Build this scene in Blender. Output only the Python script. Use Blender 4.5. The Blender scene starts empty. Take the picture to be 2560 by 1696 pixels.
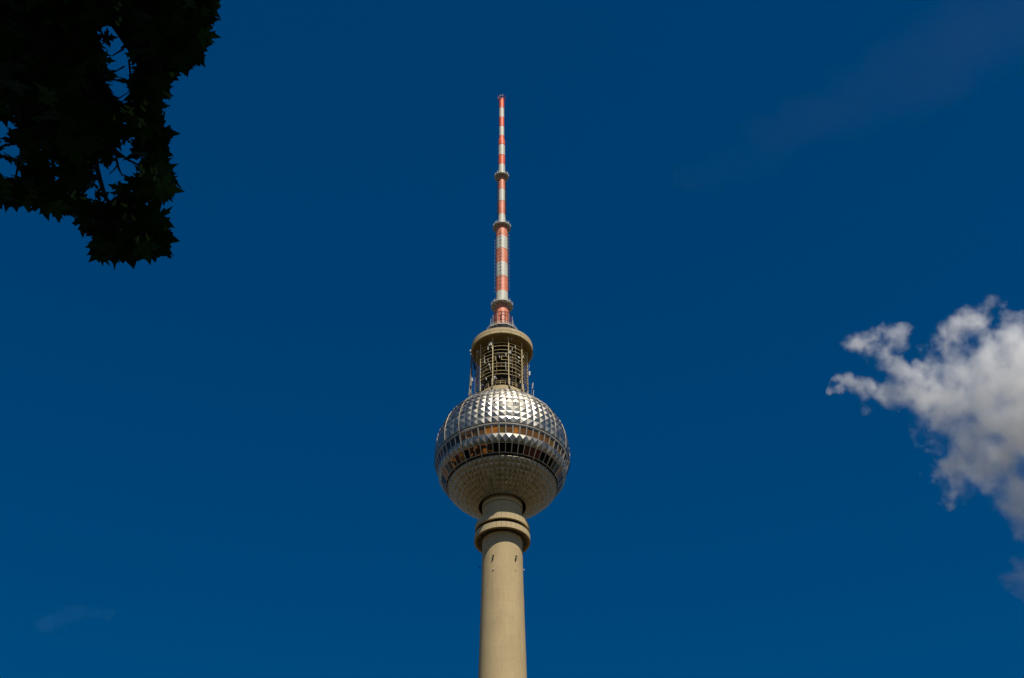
import bpy, bmesh, math, random
import numpy as np
from mathutils import Vector, Matrix
rad = math.radians
random.seed(7); rng = np.random.default_rng(7)
S = bpy.context.scene
COL = S.collection

# ---------------------------------------------------------------- camera
F, W, H = 3640.0, 2560.0, 1696.0
PITCH, ROLL, TX, D, HC = rad(42.086), rad(0.45), -2.56, 276.8, 1.6
cd = bpy.data.cameras.new('camera'); cam = bpy.data.objects.new('camera', cd); COL.objects.link(cam)
cd.sensor_width = 36; cd.lens = F / W * 36; cd.clip_start = 0.1; cd.clip_end = 60000
CR = Matrix.Rotation(rad(90) + PITCH, 4, 'X') @ Matrix.Rotation(-ROLL, 4, 'Z')
cam.matrix_world = Matrix.Translation((0, 0, HC)) @ CR
S.camera = cam
C0 = Vector((0, 0, HC)); R3 = CR.to_3x3(); R3I = R3.inverted()
AX = Vector((TX, D, 0))                       # foot of the tower's axis

def ray(px, py):
    return (R3 @ Vector(((px - W / 2) / F, -(py - H / 2) / F, -1))).normalized()
def project(p):
    q = R3I @ (Vector(p) - C0)
    return None if q.z > -0.05 else (W / 2 + F * q.x / -q.z, H / 2 - F * q.y / -q.z)

# ---------------------------------------------------------------- light
SUN_EL, SUN_AZ = rad(57), rad(22)
sdir = Vector((math.sin(SUN_AZ) * math.cos(SUN_EL), -math.cos(SUN_AZ) * math.cos(SUN_EL), math.sin(SUN_EL)))
ld = bpy.data.lights.new('sun', 'SUN'); sun = bpy.data.objects.new('sun', ld); COL.objects.link(sun)
ld.energy = 4.6; ld.angle = rad(0.53); ld.color = (1.0, 0.93, 0.80)
sun.rotation_euler = sdir.to_track_quat('Z', 'Y').to_euler(); sun.location = (0, 0, 500)

world = bpy.data.worlds.new('World'); S.world = world; world.use_nodes = True
nt = world.node_tree; nt.nodes.clear()
sky = nt.nodes.new('ShaderNodeTexSky'); sky.sky_type = 'NISHITA'; sky.sun_disc = False
sky.sun_elevation = SUN_EL; sky.sun_rotation = math.pi - SUN_AZ
sky.air_density = 1.0; sky.dust_density = 0.25; sky.ozone_density = 2.0
# a clear, deep, polarised blue: take the blue's share out of red and green (near-white horizon stays near-white)
sp_ = nt.nodes.new('ShaderNodeSeparateColor'); cb_ = nt.nodes.new('ShaderNodeCombineColor')
nt.links.new(sky.outputs[0], sp_.inputs[0])
for i_, k_ in ((0, -0.340), (1, -0.235)):
    q_ = nt.nodes.new('ShaderNodeMath'); q_.operation = 'MULTIPLY_ADD'; q_.inputs[1].default_value = k_
    nt.links.new(sp_.outputs[2], q_.inputs[0]); nt.links.new(sp_.outputs[i_], q_.inputs[2])
    m_ = nt.nodes.new('ShaderNodeMath'); m_.operation = 'MAXIMUM'; m_.inputs[1].default_value = 0.0
    nt.links.new(q_.outputs[0], m_.inputs[0]); nt.links.new(m_.outputs[0], cb_.inputs[i_])
nt.links.new(sp_.outputs[2], cb_.inputs[2])
bgn = nt.nodes.new('ShaderNodeBackground'); bgn.inputs[1].default_value = 0.064
mx = nt.nodes.new('ShaderNodeVectorMath'); mx.operation = 'SCALE'; mx.inputs['Scale'].default_value = 0.8
wo = nt.nodes.new('ShaderNodeOutputWorld')
nt.links.new(cb_.outputs[0], mx.inputs[0]); nt.links.new(mx.outputs[0], bgn.inputs[0]); nt.links.new(bgn.outputs[0], wo.inputs[0])

S.view_settings.view_transform = 'Standard'; S.view_settings.look = 'None'
S.view_settings.exposure = 0.25; S.view_settings.gamma = 1
S.render.engine = 'CYCLES'
S.cycles.max_bounces = 10; S.cycles.volume_bounces = 9; S.cycles.diffuse_bounces = 3
S.cycles.volume_step_rate = 1.0; S.cycles.volume_max_steps = 256
S.cycles.use_denoising = True
S.render.resolution_x = 1024; S.render.resolution_y = 678

# ---------------------------------------------------------------- materials
def mat(name, col, rough=0.7, metal=0.0, noise=0.0, nscale=1.0, nstretch=(1, 1, 1), spec=0.3, bump=0.0, trans=0.0):
    m = bpy.data.materials.new(name); m.use_nodes = True
    t = m.node_tree; b = t.nodes['Principled BSDF']
    b.inputs['Base Color'].default_value = (*col, 1); b.inputs['Roughness'].default_value = rough
    b.inputs['Metallic'].default_value = metal; b.inputs['Specular IOR Level'].default_value = spec
    if trans: b.inputs['Transmission Weight'].default_value = trans
    if noise:
        tc = t.nodes.new('ShaderNodeTexCoord'); mp = t.nodes.new('ShaderNodeMapping'); mp.inputs['Scale'].default_value = nstretch
        n = t.nodes.new('ShaderNodeTexNoise'); n.inputs['Scale'].default_value = nscale; n.inputs['Detail'].default_value = 6
        cr = t.nodes.new('ShaderNodeMapRange'); cr.inputs[1].default_value = 0.3; cr.inputs[2].default_value = 0.7
        cr.inputs[3].default_value = 1 - noise; cr.inputs[4].default_value = 1 + noise * 0.5
        v = t.nodes.new('ShaderNodeVectorMath'); v.operation = 'SCALE'; v.inputs[0].default_value = col
        t.links.new(tc.outputs['Object'], mp.inputs[0]); t.links.new(mp.outputs[0], n.inputs[0])
        t.links.new(n.outputs[0], cr.inputs[0]); t.links.new(cr.outputs[0], v.inputs['Scale']); t.links.new(v.outputs[0], b.inputs['Base Color'])
        if bump:
            bp = t.nodes.new('ShaderNodeBump'); bp.inputs['Strength'].default_value = bump; bp.inputs['Distance'].default_value = 0.05
            t.links.new(n.outputs[0], bp.inputs['Height']); t.links.new(bp.outputs[0], b.inputs['Normal'])
    return m

def concrete_mat(name, col, brick=True):
    """Board-marked concrete: pour joints and shutter panels from UVs in metres, streaks and stains."""
    m = bpy.data.materials.new(name); m.use_nodes = True
    t = m.node_tree; N = t.nodes; L = t.links; b = N['Principled BSDF']
    b.inputs['Roughness'].default_value = 0.85; b.inputs['Specular IOR Level'].default_value = 0.2
    tc = N.new('ShaderNodeTexCoord')
    def noise(scale, stretch, det=5, out='Object'):
        mp = N.new('ShaderNodeMapping'); mp.inputs['Scale'].default_value = stretch
        n = N.new('ShaderNodeTexNoise'); n.inputs['Scale'].default_value = scale; n.inputs['Detail'].default_value = det
        L.new(tc.outputs[out], mp.inputs[0]); L.new(mp.outputs[0], n.inputs[0]); return n.outputs[0]
    def mr(x, a, b_, c, d):
        r = N.new('ShaderNodeMapRange'); 
        for i, q in enumerate((a, b_, c, d)): r.inputs[i + 1].default_value = q
        L.new(x, r.inputs[0]); return r.outputs[0]
    def mul(x, y):
        q = N.new('ShaderNodeMath'); q.operation = 'MULTIPLY'; L.new(x, q.inputs[0]); L.new(y, q.inputs[1]); return q.outputs[0]
    f = mr(noise(0.25, (1, 1, 0.6)), 0.3, 0.7, 0.93, 1.05)
    f = mul(f, mr(noise(1.6, (1, 1, 0.25)), 0.3, 0.75, 1.025, 0.965))
    f = mul(f, mr(noise(9, (1, 1, 1)), 0.3, 0.7, 0.96, 1.03))
    f = mul(f, mr(noise(2.2, (1, 1, 0.035), 3), 0.55, 0.72, 1.0, 0.90))
    f = mul(f, mr(noise(0.5, (1, 1, 1.6), 8), 0.58, 0.70, 1.0, 0.93))
    if brick:
        for (bw, rh, mo, lo) in ((2.4, 2.85, 0.045, 0.88), (0.6, 0.95, 0.03, 0.95)):
            br = N.new('ShaderNodeTexBrick'); br.offset = 0.0
            br.inputs['Color1'].default_value = (1, 1, 1, 1); br.inputs['Color2'].default_value = (0.965, 0.965, 0.965, 1)
            br.inputs['Mortar'].default_value = (lo, lo, lo, 1); br.inputs['Scale'].default_value = 1
            br.inputs['Mortar Size'].default_value = mo; br.inputs['Mortar Smooth'].default_value = 0.3
            br.inputs['Brick Width'].default_value = bw; br.inputs['Row Height'].default_value = rh
            L.new(tc.outputs['UV'], br.inputs[0])
            f = mul(f, br.outputs[0])
    v = N.new('ShaderNodeVectorMath'); v.operation = 'SCALE'; v.inputs[0].default_value = col
    L.new(f, v.inputs['Scale']); L.new(v.outputs[0], b.inputs['Base Color'])
    bp = N.new('ShaderNodeBump'); bp.inputs['Strength'].default_value = 0.3; bp.inputs['Distance'].default_value = 0.03
    L.new(f, bp.inputs['Height']); L.new(bp.outputs[0], b.inputs['Normal'])
    return m

M = {}
M['concrete'] = concrete_mat('concrete', (0.465, 0.355, 0.19))
M['fascia'] = concrete_mat('fascia_concrete', (0.465, 0.365, 0.205), False)
M['orange_lip'] = mat('rust_stained_lip', (0.42, 0.24, 0.11), 0.7, noise=0.25, nscale=2)
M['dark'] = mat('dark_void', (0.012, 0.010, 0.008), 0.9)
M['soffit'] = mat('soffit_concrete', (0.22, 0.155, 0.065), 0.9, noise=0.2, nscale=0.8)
M['core'] = mat('dark_brown_core', (0.04, 0.030, 0.016), 0.8, noise=0.4, nscale=1.2)
M['white'] = mat('aged_white_paint', (0.53, 0.52, 0.44), 0.5, noise=0.12, nscale=1.5, nstretch=(1, 1, 0.2))
M['red'] = mat('faded_red_paint', (0.70, 0.225, 0.125), 0.5, noise=0.26, nscale=1.5, nstretch=(1, 1, 0.2))
M['red_vivid'] = mat('red_paint', (0.72, 0.12, 0.05), 0.5, noise=0.22, nscale=1.5, nstretch=(1, 1, 0.2))
M['pale_steel'] = mat('pale_painted_steel', (0.50, 0.48, 0.40), 0.5, noise=0.1, nscale=3)
M['cage'] = mat('cream_painted_steel', (0.60, 0.47, 0.25), 0.6, noise=0.25, nscale=2.5)
M['antenna_white'] = mat('antenna_plastic', (0.55, 0.54, 0.46), 0.5, noise=0.08, nscale=4)
M['black_steel'] = mat('black_steel', (0.02, 0.018, 0.02), 0.5)
M['rod_red'] = mat('dark_red_rod', (0.12, 0.02, 0.015), 0.6)
M['purple'] = mat('dark_purple_steel', (0.10, 0.03, 0.09), 0.6)
M['grey_steel'] = mat('grey_steel', (0.16, 0.15, 0.14), 0.6, noise=0.2, nscale=2)
M['rib'] = mat('rib_steel', (0.55, 0.47, 0.34), 0.45, 0.6)
M['seam'] = mat('seam_dark', (0.05, 0.045, 0.04), 0.5, 0.3)
M['frame'] = mat('window_frame_metal', (0.42, 0.385, 0.32), 0.45, 0.3, noise=0.1, nscale=1)
M['bark'] = mat('bark', (0.045, 0.035, 0.025), 0.95, noise=0.4, nscale=8, nstretch=(1, 1, 0.2), bump=0.5)
M['seed'] = mat('green_seed_wing', (0.045, 0.085, 0.008), 0.6)

# stainless cladding: brushed metal, each plate a little different
def steel_mat():
    m = mat('stainless_cladding', (0.60, 0.56, 0.50), 0.30, 1.0); t = m.node_tree; N = t.nodes; L = t.links; b = N['Principled BSDF']
    at = N.new('ShaderNodeAttribute'); at.attribute_name = 'plate'; at.attribute_type = 'GEOMETRY'
    tc = N.new('ShaderNodeTexCoord'); n = N.new('ShaderNodeTexNoise'); n.inputs['Scale'].default_value = 1.3; n.inputs['Detail'].default_value = 7
    L.new(tc.outputs['Object'], n.inputs[0])
    r = N.new('ShaderNodeMapRange'); r.inputs[3].default_value = 0.29; r.inputs[4].default_value = 0.45; L.new(at.outputs['Fac'], r.inputs[0])
    a = N.new('ShaderNodeMath'); a.operation = 'MULTIPLY_ADD'; a.inputs[1].default_value = 0.12; L.new(n.outputs[0], a.inputs[0]); L.new(r.outputs[0], a.inputs[2])
    L.new(a.outputs[0], b.inputs['Roughness'])
    r2 = N.new('ShaderNodeMapRange'); r2.inputs[3].default_value = 0.85; r2.inputs[4].default_value = 1.1; L.new(at.outputs['Fac'], r2.inputs[0])
    r3 = N.new('ShaderNodeMapRange'); r3.inputs[1].default_value = 0.35; r3.inputs[2].default_value = 0.7; r3.inputs[3].default_value = 1.05; r3.inputs[4].default_value = 0.8; L.new(n.outputs[0], r3.inputs[0])
    q = N.new('ShaderNodeMath'); q.operation = 'MULTIPLY'; L.new(r2.outputs[0], q.inputs[0]); L.new(r3.outputs[0], q.inputs[1])
    v = N.new('ShaderNodeVectorMath'); v.operation = 'SCALE'; v.inputs[0].default_value = (0.37, 0.345, 0.295); L.new(q.outputs[0], v.inputs['Scale'])
    L.new(v.outputs[0], b.inputs['Base Color'])
    return m
M['steel'] = steel_mat()

def pane_mat(name, c1, c2=None, rough=0.12, thr=0.55, emit=None):
    m = mat(name, c1, rough, 0.0, spec=0.22); t = m.node_tree; N = t.nodes; L = t.links; b = N['Principled BSDF']
    b.inputs['Coat Weight'].default_value = 0.12; b.inputs['Coat Roughness'].default_value = 0.08
    if c2:
        tc = N.new('ShaderNodeTexCoord'); oi = N.new('ShaderNodeObjectInfo')
        ad = N.new('ShaderNodeVectorMath'); ad.operation = 'MULTIPLY_ADD'; ad.inputs[1].default_value = (0.9, 0.9, 0.9)
        cb = N.new('ShaderNodeCombineXYZ'); q = N.new('ShaderNodeMath'); q.operation = 'MULTIPLY'; q.inputs[1].default_value = 60
        L.new(oi.outputs['Random'], q.inputs[0]); L.new(q.outputs[0], cb.inputs[0]); L.new(tc.outputs['Object'], ad.inputs[0]); L.new(cb.outputs[0], ad.inputs[2])
        n = N.new('ShaderNodeTexNoise'); n.inputs['Scale'].default_value = 0.8; n.inputs['Detail'].default_value = 3; n.inputs['Distortion'].default_value = 1.0
        L.new(ad.outputs[0], n.inputs[0])
        r = N.new('ShaderNodeMapRange'); r.inputs[1].default_value = thr - 0.05; r.inputs[2].default_value = thr + 0.06; L.new(n.outputs[0], r.inputs[0])
        mixn = N.new('ShaderNodeMix'); mixn.data_type = 'RGBA'; mixn.inputs['A'].default_value = (*c1, 1); mixn.inputs['B'].default_value = (*c2, 1)
        L.new(r.outputs[0], mixn.inputs['Factor']); L.new(mixn.outputs['Result'], b.inputs['Base Color'])
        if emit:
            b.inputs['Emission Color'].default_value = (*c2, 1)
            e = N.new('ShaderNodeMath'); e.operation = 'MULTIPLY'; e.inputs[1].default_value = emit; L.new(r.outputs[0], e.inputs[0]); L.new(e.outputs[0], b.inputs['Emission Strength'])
    return m
M['pane_brown'] = pane_mat('brown_glass', (0.17, 0.075, 0.014), (0.13, 0.060, 0.012))
M['pane_olive'] = pane_mat('olive_glass', (0.15, 0.085, 0.010), (0.12, 0.072, 0.012))
M['pane_dark'] = pane_mat('dark_glass', (0.035, 0.022, 0.010), (0.02, 0.014, 0.008))
M['pane_amber'] = pane_mat('amber_glass', (0.50, 0.19, 0.012), (0.40, 0.13, 0.008), 0.3, 0.5)  # amber pane, mottled between two close tones
M['pane_half'] = pane_mat('half_reflection_glass', (0.12, 0.055, 0.012), (0.50, 0.18, 0.010), 0.2, 0.5)  # amber noise patches paint a warm reflection into the brown
M['pane_black'] = pane_mat('black_glass', (0.002, 0.002, 0.002), rough=0.05)
M['pane_black'].node_tree.nodes['Principled BSDF'].inputs['Specular IOR Level'].default_value = 0.06
M['pane_black'].node_tree.nodes['Principled BSDF'].inputs['Coat Weight'].default_value = 0.0
M['pane_red'] = pane_mat('dark_red_glass', (0.05, 0.006, 0.003), (0.09, 0.006, 0.003), 0.15, 0.5)  # dark red pane, mottled between two close tones
M['pane_reflection'] = pane_mat('painted_reflection_glass', (0.014, 0.005, 0.002), (0.45, 0.14, 0.015), 0.15, 0.57, emit=0.15)  # warm reflections painted as noise patches in the colour, with weak emission

# ---------------------------------------------------------------- mesh helpers
class MB:
    """Collects primitives for ONE mesh object."""
    def __init__(s): s.v = []; s.f = []; s.m = []; s.uv = {}; s.smooth = set()
    def add(s, vs, fs, mi=0, uvs=None, smooth=False):
        o = len(s.v); s.v += [tuple(p) for p in vs]
        for k, f in enumerate(fs):
            if smooth: s.smooth.add(len(s.f))
            if uvs: s.uv[len(s.f)] = uvs[k]
            s.f.append(tuple(i + o for i in f)); s.m.append(mi)
    def lathe(s, prof, n=96, mi=0, a0=0, a1=360, smooth=True, closed=False):
        """profile of (r,z) swept about z; angle 0 faces the camera (-y), positive to the right"""
        full = abs(a1 - a0) >= 359.9; cols = n if full else n + 1
        vs = []
        for j in range(cols):
            a = rad(a0 + (a1 - a0) * j / n)
            for (r, z) in prof: vs.append((r * math.sin(a), -r * math.cos(a), z))
        k = len(prof); fs = []; uv = []
        for j in range(n):
            j2 = (j + 1) % cols
            for i in range(k if closed else k - 1):
                i2 = (i + 1) % k
                fs.append((j * k + i, j2 * k + i, j2 * k + i2, j * k + i2))
                u0 = rad(a0 + (a1 - a0) * j / n) * 5; u1 = rad(a0 + (a1 - a0) * (j + 1) / n) * 5
                uv.append([(u0, prof[i][1]), (u1, prof[i][1]), (u1, prof[i2][1]), (u0, prof[i2][1])])
        if not full and closed:
            fs.append(tuple(range(k))[::-1]); fs.append(tuple((cols - 1) * k + i for i in range(k)))
            uv += [[(0, 0)] * k, [(0, 0)] * k]
        s.add(vs, fs, mi, uv, smooth)
    def ring(s, R, z, t, n=96, mi=0, a0=0, a1=360, m=6):
        prof = [(R + t * math.cos(2 * math.pi * i / m), z + t * math.sin(2 * math.pi * i / m)) for i in range(m)]
        s.lathe(prof, n, mi, a0, a1, True, True)
    def band(s, r0, r1, z0, z1, n=96, mi=0, a0=0, a1=360):
        s.lathe([(r1, z0), (r1, z1), (r0, z1), (r0, z0)], n, mi, a0, a1, False, True)
    def tube(s, pts, r, n=6, mi=0):
        pts = [Vector(p) for p in pts]; rs = r if isinstance(r, (list, tuple)) else [r] * len(pts)
        vs = []; prev = None
        for i, p in enumerate(pts):
            d = (pts[min(i + 1, len(pts) - 1)] - pts[max(i - 1, 0)]).normalized()
            u = d.orthogonal().normalized() if prev is None else (prev - d * prev.dot(d)).normalized()
            prev = u; w = d.cross(u)
            for k in range(n):
                a = 2 * math.pi * k / n; vs.append(p + (u * math.cos(a) + w * math.sin(a)) * rs[i])
        fs = [(i * n + k, i * n + (k + 1) % n, (i + 1) * n + (k + 1) % n, (i + 1) * n + k) for i in range(len(pts) - 1) for k in range(n)]
        fs += [tuple(range(n))[::-1], tuple((len(pts) - 1) * n + k for k in range(n))]
        s.add(vs, fs, mi, smooth=False)
    def box(s, c, size, rotz=0, mi=0, tilt=0):
        c = Vector(c); R = Matrix.Rotation(rotz, 3, 'Z') @ Matrix.Rotation(tilt, 3, 'X')
        hx, hy, hz = [q / 2 for q in size]
        vs = [c + R @ Vector((x, y, z)) for x in (-hx, hx) for y in (-hy, hy) for z in (-hz, hz)]
        s.add(vs, [(0, 1, 3, 2), (4, 6, 7, 5), (0, 4, 5, 1), (2, 3, 7, 6), (0, 2, 6, 4), (1, 5, 7, 3)], mi)
    def build(s, name, mats, parent=None):
        me = bpy.data.meshes.new(name); me.from_pydata(s.v, [], s.f)
        for m_ in (mats if isinstance(mats, (list, tuple)) else [mats]): me.materials.append(m_)
        me.polygons.foreach_set('material_index', s.m)
        if s.uv:
            ul = me.uv_layers.new(name='UVMap')
            for fi, uvs in s.uv.items():
                for li, q in zip(me.polygons[fi].loop_indices, uvs): ul.data[li].uv = q
        if s.smooth: me.polygons.foreach_set('use_smooth', [i in s.smooth for i in range(len(s.f))])
        me.update(); o = bpy.data.objects.new(name, me); COL.objects.link(o)
        if parent: o.parent = parent
        return o
def pol(r, a, z): a = rad(a); return Vector((r * math.sin(a), -r * math.cos(a), z))
def recalc(o):
    bm = bmesh.new(); bm.from_mesh(o.data); bmesh.ops.recalc_face_normals(bm, faces=bm.faces); bm.to_mesh(o.data); bm.free()
def tag(o, label, cat, group=None, kind=None):
    if label: o['label'] = label
    if cat: o['category'] = cat
    if group: o['group'] = group
    if kind: o['kind'] = kind

# ---------------------------------------------------------------- ground
def ground_mat():
    m = mat('city_ground', (0.07, 0.06, 0.035), 0.95); t = m.node_tree; N = t.nodes; L = t.links; b = N['Principled BSDF']
    tc = N.new('ShaderNodeTexCoord'); v = N.new('ShaderNodeTexVoronoi'); v.inputs['Scale'].default_value = 0.02
    n = N.new('ShaderNodeTexNoise'); n.inputs['Scale'].default_value = 0.016; n.inputs['Detail'].default_value = 8
    L.new(tc.outputs['Object'], v.inputs[0]); L.new(tc.outputs['Object'], n.inputs[0])
    cr = N.new('ShaderNodeValToRGB'); e = cr.color_ramp.elements
    e[0].color = (0.025, 0.028, 0.010, 1); e[0].position = 0.44; e[1].color = (0.20, 0.14, 0.065, 1); e[1].position = 0.56
    L.new(n.outputs[0], cr.inputs[0])
    mixn = N.new('ShaderNodeMix'); mixn.data_type = 'RGBA'; mixn.blend_type = 'MULTIPLY'; mixn.inputs['Factor'].default_value = 0.3
    L.new(cr.outputs[0], mixn.inputs['A']); L.new(v.outputs['Color'], mixn.inputs['B']); 
    ds = N.new('ShaderNodeVectorMath'); ds.operation = 'DISTANCE'; ds.inputs[1].default_value = (0, 110, 0); L.new(tc.outputs['Object'], ds.inputs[0])
    wob = N.new('ShaderNodeMath'); wob.operation = 'MULTIPLY_ADD'; wob.inputs[1].default_value = 220; L.new(n.outputs[0], wob.inputs[0]); L.new(ds.outputs['Value'], wob.inputs[2])
    pk = N.new('ShaderNodeMapRange'); pk.inputs[1].default_value = 320; pk.inputs[2].default_value = 350; L.new(wob.outputs[0], pk.inputs[0])
    mp = N.new('ShaderNodeMix'); mp.data_type = 'RGBA'; mp.inputs['A'].default_value = (0.015, 0.017, 0.006, 1); L.new(pk.outputs[0], mp.inputs['Factor']); L.new(mixn.outputs['Result'], mp.inputs['B'])
    L.new(mp.outputs['Result'], b.inputs['Base Color'])
    return m
g = MB(); g.add([(-9000, -9000, 0), (9000, -9000, 0), (9000, 9000, 0), (-9000, 9000, 0)], [(0, 1, 2, 3)])
go = g.build('ground', ground_mat()); tag(go, None, None, kind='structure')

# ================================================================ TOWER
T = bpy.data.objects.new('television_tower', None); COL.objects.link(T); T.location = AX
tag(T, 'tall concrete television tower with a faceted steel sphere and a red and white antenna', 'tower')

# ---- shaft
b = MB()
prof = [(16, 0), (13.5, 3), (11.5, 8), (10, 16), (9.0, 30), (8.2, 50), (7.4, 75), (6.6, 100), (6.0, 115), (5.5, 133), (5.2, 152), (5.02, 161),
        (4.82, 171), (4.66, 179), (4.60, 184), (4.58, 189.3)]
b.lathe(prof, 128)
b.build('shaft', M['concrete'], T)
b = MB()
b.lathe([(4.55, 193.2), (4.55, 197.86)], 128); b.lathe([(4.70, 197.98), (4.70, 202.5)], 128)
b.lathe([(4.50, 197.8), (4.50, 198.05)], 96, 1)
b.lathe([(4.70, 197.98), (4.4, 197.98)], 96, 0)
b.build('neck', [M['concrete'], M['seam']], T)

# ---- collar: two rings of facing slabs with a shadow gap
def collar_ring(r, z0, z1, npan, off):
    b = MB()
    b.band(4.4, r - 0.07, z0 + 0.04, z1 - 0.03, 128, 1)                # backing
    zl = z0 + 0.26
    st = 360 / npan
    for k in range(npan):
        a = off + k * st
        b.band(r - 0.10, r, zl + 0.05, z1, 4, 0, a + 0.22, a + st - 0.22)
    b.band(r - 0.3, r + 0.03, z0, zl, 144, 2)                            # bottom lip
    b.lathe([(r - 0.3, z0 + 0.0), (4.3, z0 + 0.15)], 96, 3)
    b.lathe([(r - 0.05, z1 - 0.002), (4.3, z1 + 0.05)], 96, 0)
    return b
b = collar_ring(6.23, 191.82, 193.34, 36, -1.5)
b.build('collar_ring', [M['fascia'], M['seam'], M['fascia'], M['soffit']], T)
b = collar_ring(6.35, 189.21, 190.72, 36, -1.5)
lo = b.build('collar_ring', [M['fascia'], M['seam'], M['fascia'], M['soffit']], T)
for k in range(16):
    b = MB(); b.box(pol(5.45, k * 22.5 + 9, 189.22), (0.30, 0.26, 0.14), rad(-(k * 22.5 + 9))); b.build('soffit_vent', M['dark'], lo)
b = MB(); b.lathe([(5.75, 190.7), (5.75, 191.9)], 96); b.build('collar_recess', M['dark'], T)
for z, r in ((191.82 + 0.29, 6.21), (189.21 + 0.29, 6.33)):
    b = MB(); b.ring(r, z, 0.035, 120); b.build('collar_groove', M['orange_lip'], T)

# ---- shaft fittings
def hit(px, py, r):
    """point where the line of sight through a photograph pixel first meets the upright cylinder r about the axis (tower space)"""
    d = ray(px, py); o = C0 - AX
    A = d.x ** 2 + d.y ** 2; B = 2 * (o.x * d.x + o.y * d.y); Cc = o.x ** 2 + o.y ** 2 - r * r
    q = B * B - 4 * A * Cc
    t = (-B - math.sqrt(q)) / (2 * A) if q > 0 else -B / (2 * A)
    return o + d * t
def side(px, py, dy=0.0):
    """same, in the upright plane through the axis facing the camera (+dy behind it)"""
    d = ray(px, py); o = C0 - AX; return o + d * ((dy - o.y) / d.y)
def az(p): return math.degrees(math.atan2(p.x, -p.y))

for px, py in ((1232.5, 1396), (1288.5, 1397)):
    p = hit(px, py, 4.62); a = az(p); b = MB()
    q = lambda dr, da, dz: pol(4.62 + dr, a + da, p.z + dz)
    b.tube([q(-0.05, 2.5, 0.75), q(0.25, 2.6, 0.7), q(0.32, 4.2, 0.4), q(0.27, 4.0, 0.1), q(0.1, 1.5, 0.0)], 0.04, mi=0)
    b.tube([q(-0.05, 0.5, 0.45), q(0.3, 1.8, 0.55)], 0.04)
    b.box(q(0.16, 1.2, 0.62), (0.30, 0.26, 0.20), rad(-a)); b.box(q(0.12, -0.4, -0.25), (0.24, 0.16, 0.42), rad(-a), tilt=0.2)
    b.box(q(0.12, -1.5, -0.5), (0.32, 0.16, 0.2), rad(-a))
    b.build('floodlight_bracket', M['black_steel'], T)
def disc_fit(p, a, r, m, out=0.25):
    b = MB(); n = 14; nrm = pol(1, a, 0); u = pol(1, a + 90, 0); w = Vector((0, 0, 1))
    c = p + nrm * out
    vs = [c + (u * math.cos(6.2832 * k / n) + w * math.sin(6.2832 * k / n)) * r for k in range(n)]
    vs += [v + nrm * 0.12 for v in vs[:n]]
    b.add(vs, [tuple(range(n))[::-1], tuple(range(n, 2 * n))] + [(k, (k + 1) % n, n + (k + 1) % n, n + k) for k in range(n)])
    b.tube([p - nrm * 0.1, c], 0.05); return b.build('dish_antenna', m, T)
p = hit(1233.9, 1423.5, 4.64); disc_fit(p, az(p), 0.17, M['antenna_white'], 0.1)
p = hit(1288, 1425, 4.64); disc_fit(p, az(p), 0.09, M['antenna_white'], 0.08)
p = side(1305.8, 1425.5); b = MB(); b.tube([p - Vector((0.3, 0, 0)), p + Vector((0.4, 0, 0))], 0.045); b.tube([p + Vector((0.4, 0, -0.12)), p + Vector((0.4, 0, 0.25))], 0.08)
b.build('warning_lamp', M['antenna_white'], T)
p = side(1202.3, 1418); b = MB(); b.tube([p + Vector((0.4, 0, 0)), p + Vector((-0.2, 0, 0))], 0.03); b.box(p + Vector((-0.25, 0, 0)), (0.22, 0.2, 0.3))
b.build('warning_lamp', M['black_steel'], T)

# ---- sphere
ZC, R = 214.0, 16.0
OFF = -2.3                                                   # azimuth of the foremost rib
def sp(r, phi, a): phi = rad(phi); return pol(r * math.cos(phi), a, ZC + r * math.sin(phi))
def pyramids(rows, depth, name, ncol=60, parent=T, inner=R):
    v = []; f = []; pl = []
    st = 360 / ncol
    for (p0, p1) in rows:
        for k in range(ncol):
            a0 = OFF + k * st; a1 = a0 + st; am = (a0 + a1) / 2; pm = (p0 + p1) / 2
            g_ = 0.10
            dd = depth * max(0.35, math.cos(rad(pm))) * random.uniform(0.9, 1.08)
            i = len(v)
            v += [sp(inner, p0, a0), sp(inner, p0, a1), sp(inner, p1, a1), sp(inner, p1, a0), sp(inner + dd, pm + random.uniform(-.2, .2), am + random.uniform(-.2, .2))]
            f += [(i, i + 1, i + 4), (i + 1, i + 2, i + 4), (i + 2, i + 3, i + 4), (i + 3, i, i + 4)]
            q = random.random(); pl += [min(1, max(0, q + random.uniform(-.25, .25))) for _ in range(4)]
    me = bpy.data.meshes.new(name); me.from_pydata([tuple(x) for x in v], [], f); me.materials.append(M['steel'])
    at = me.attributes.new('plate', 'FLOAT', 'FACE'); at.data.foreach_set('value', pl)
    o = bpy.data.objects.new(name, me); COL.objects.link(o); o.parent = parent; return o
def rows(a, b_, n): return [(a + (b_ - a) * i / n, a + (b_ - a) * (i + 1) / n) for i in range(n)]
up = pyramids(rows(-8.6, 9.8, 3) + rows(9.8, 21.6, 2) + rows(21.6, 27.5, 1) + rows(27.5, 51.5, 4) + rows(51.5, 67.6, 3), 0.23, 'upper_cladding')
pyramids(rows(-26.0, -18.35, 1), 0.42, 'middle_cladding')
pyramids(rows(-69.8, -37.4, 7), 0.25, 'lower_cladding')
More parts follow.
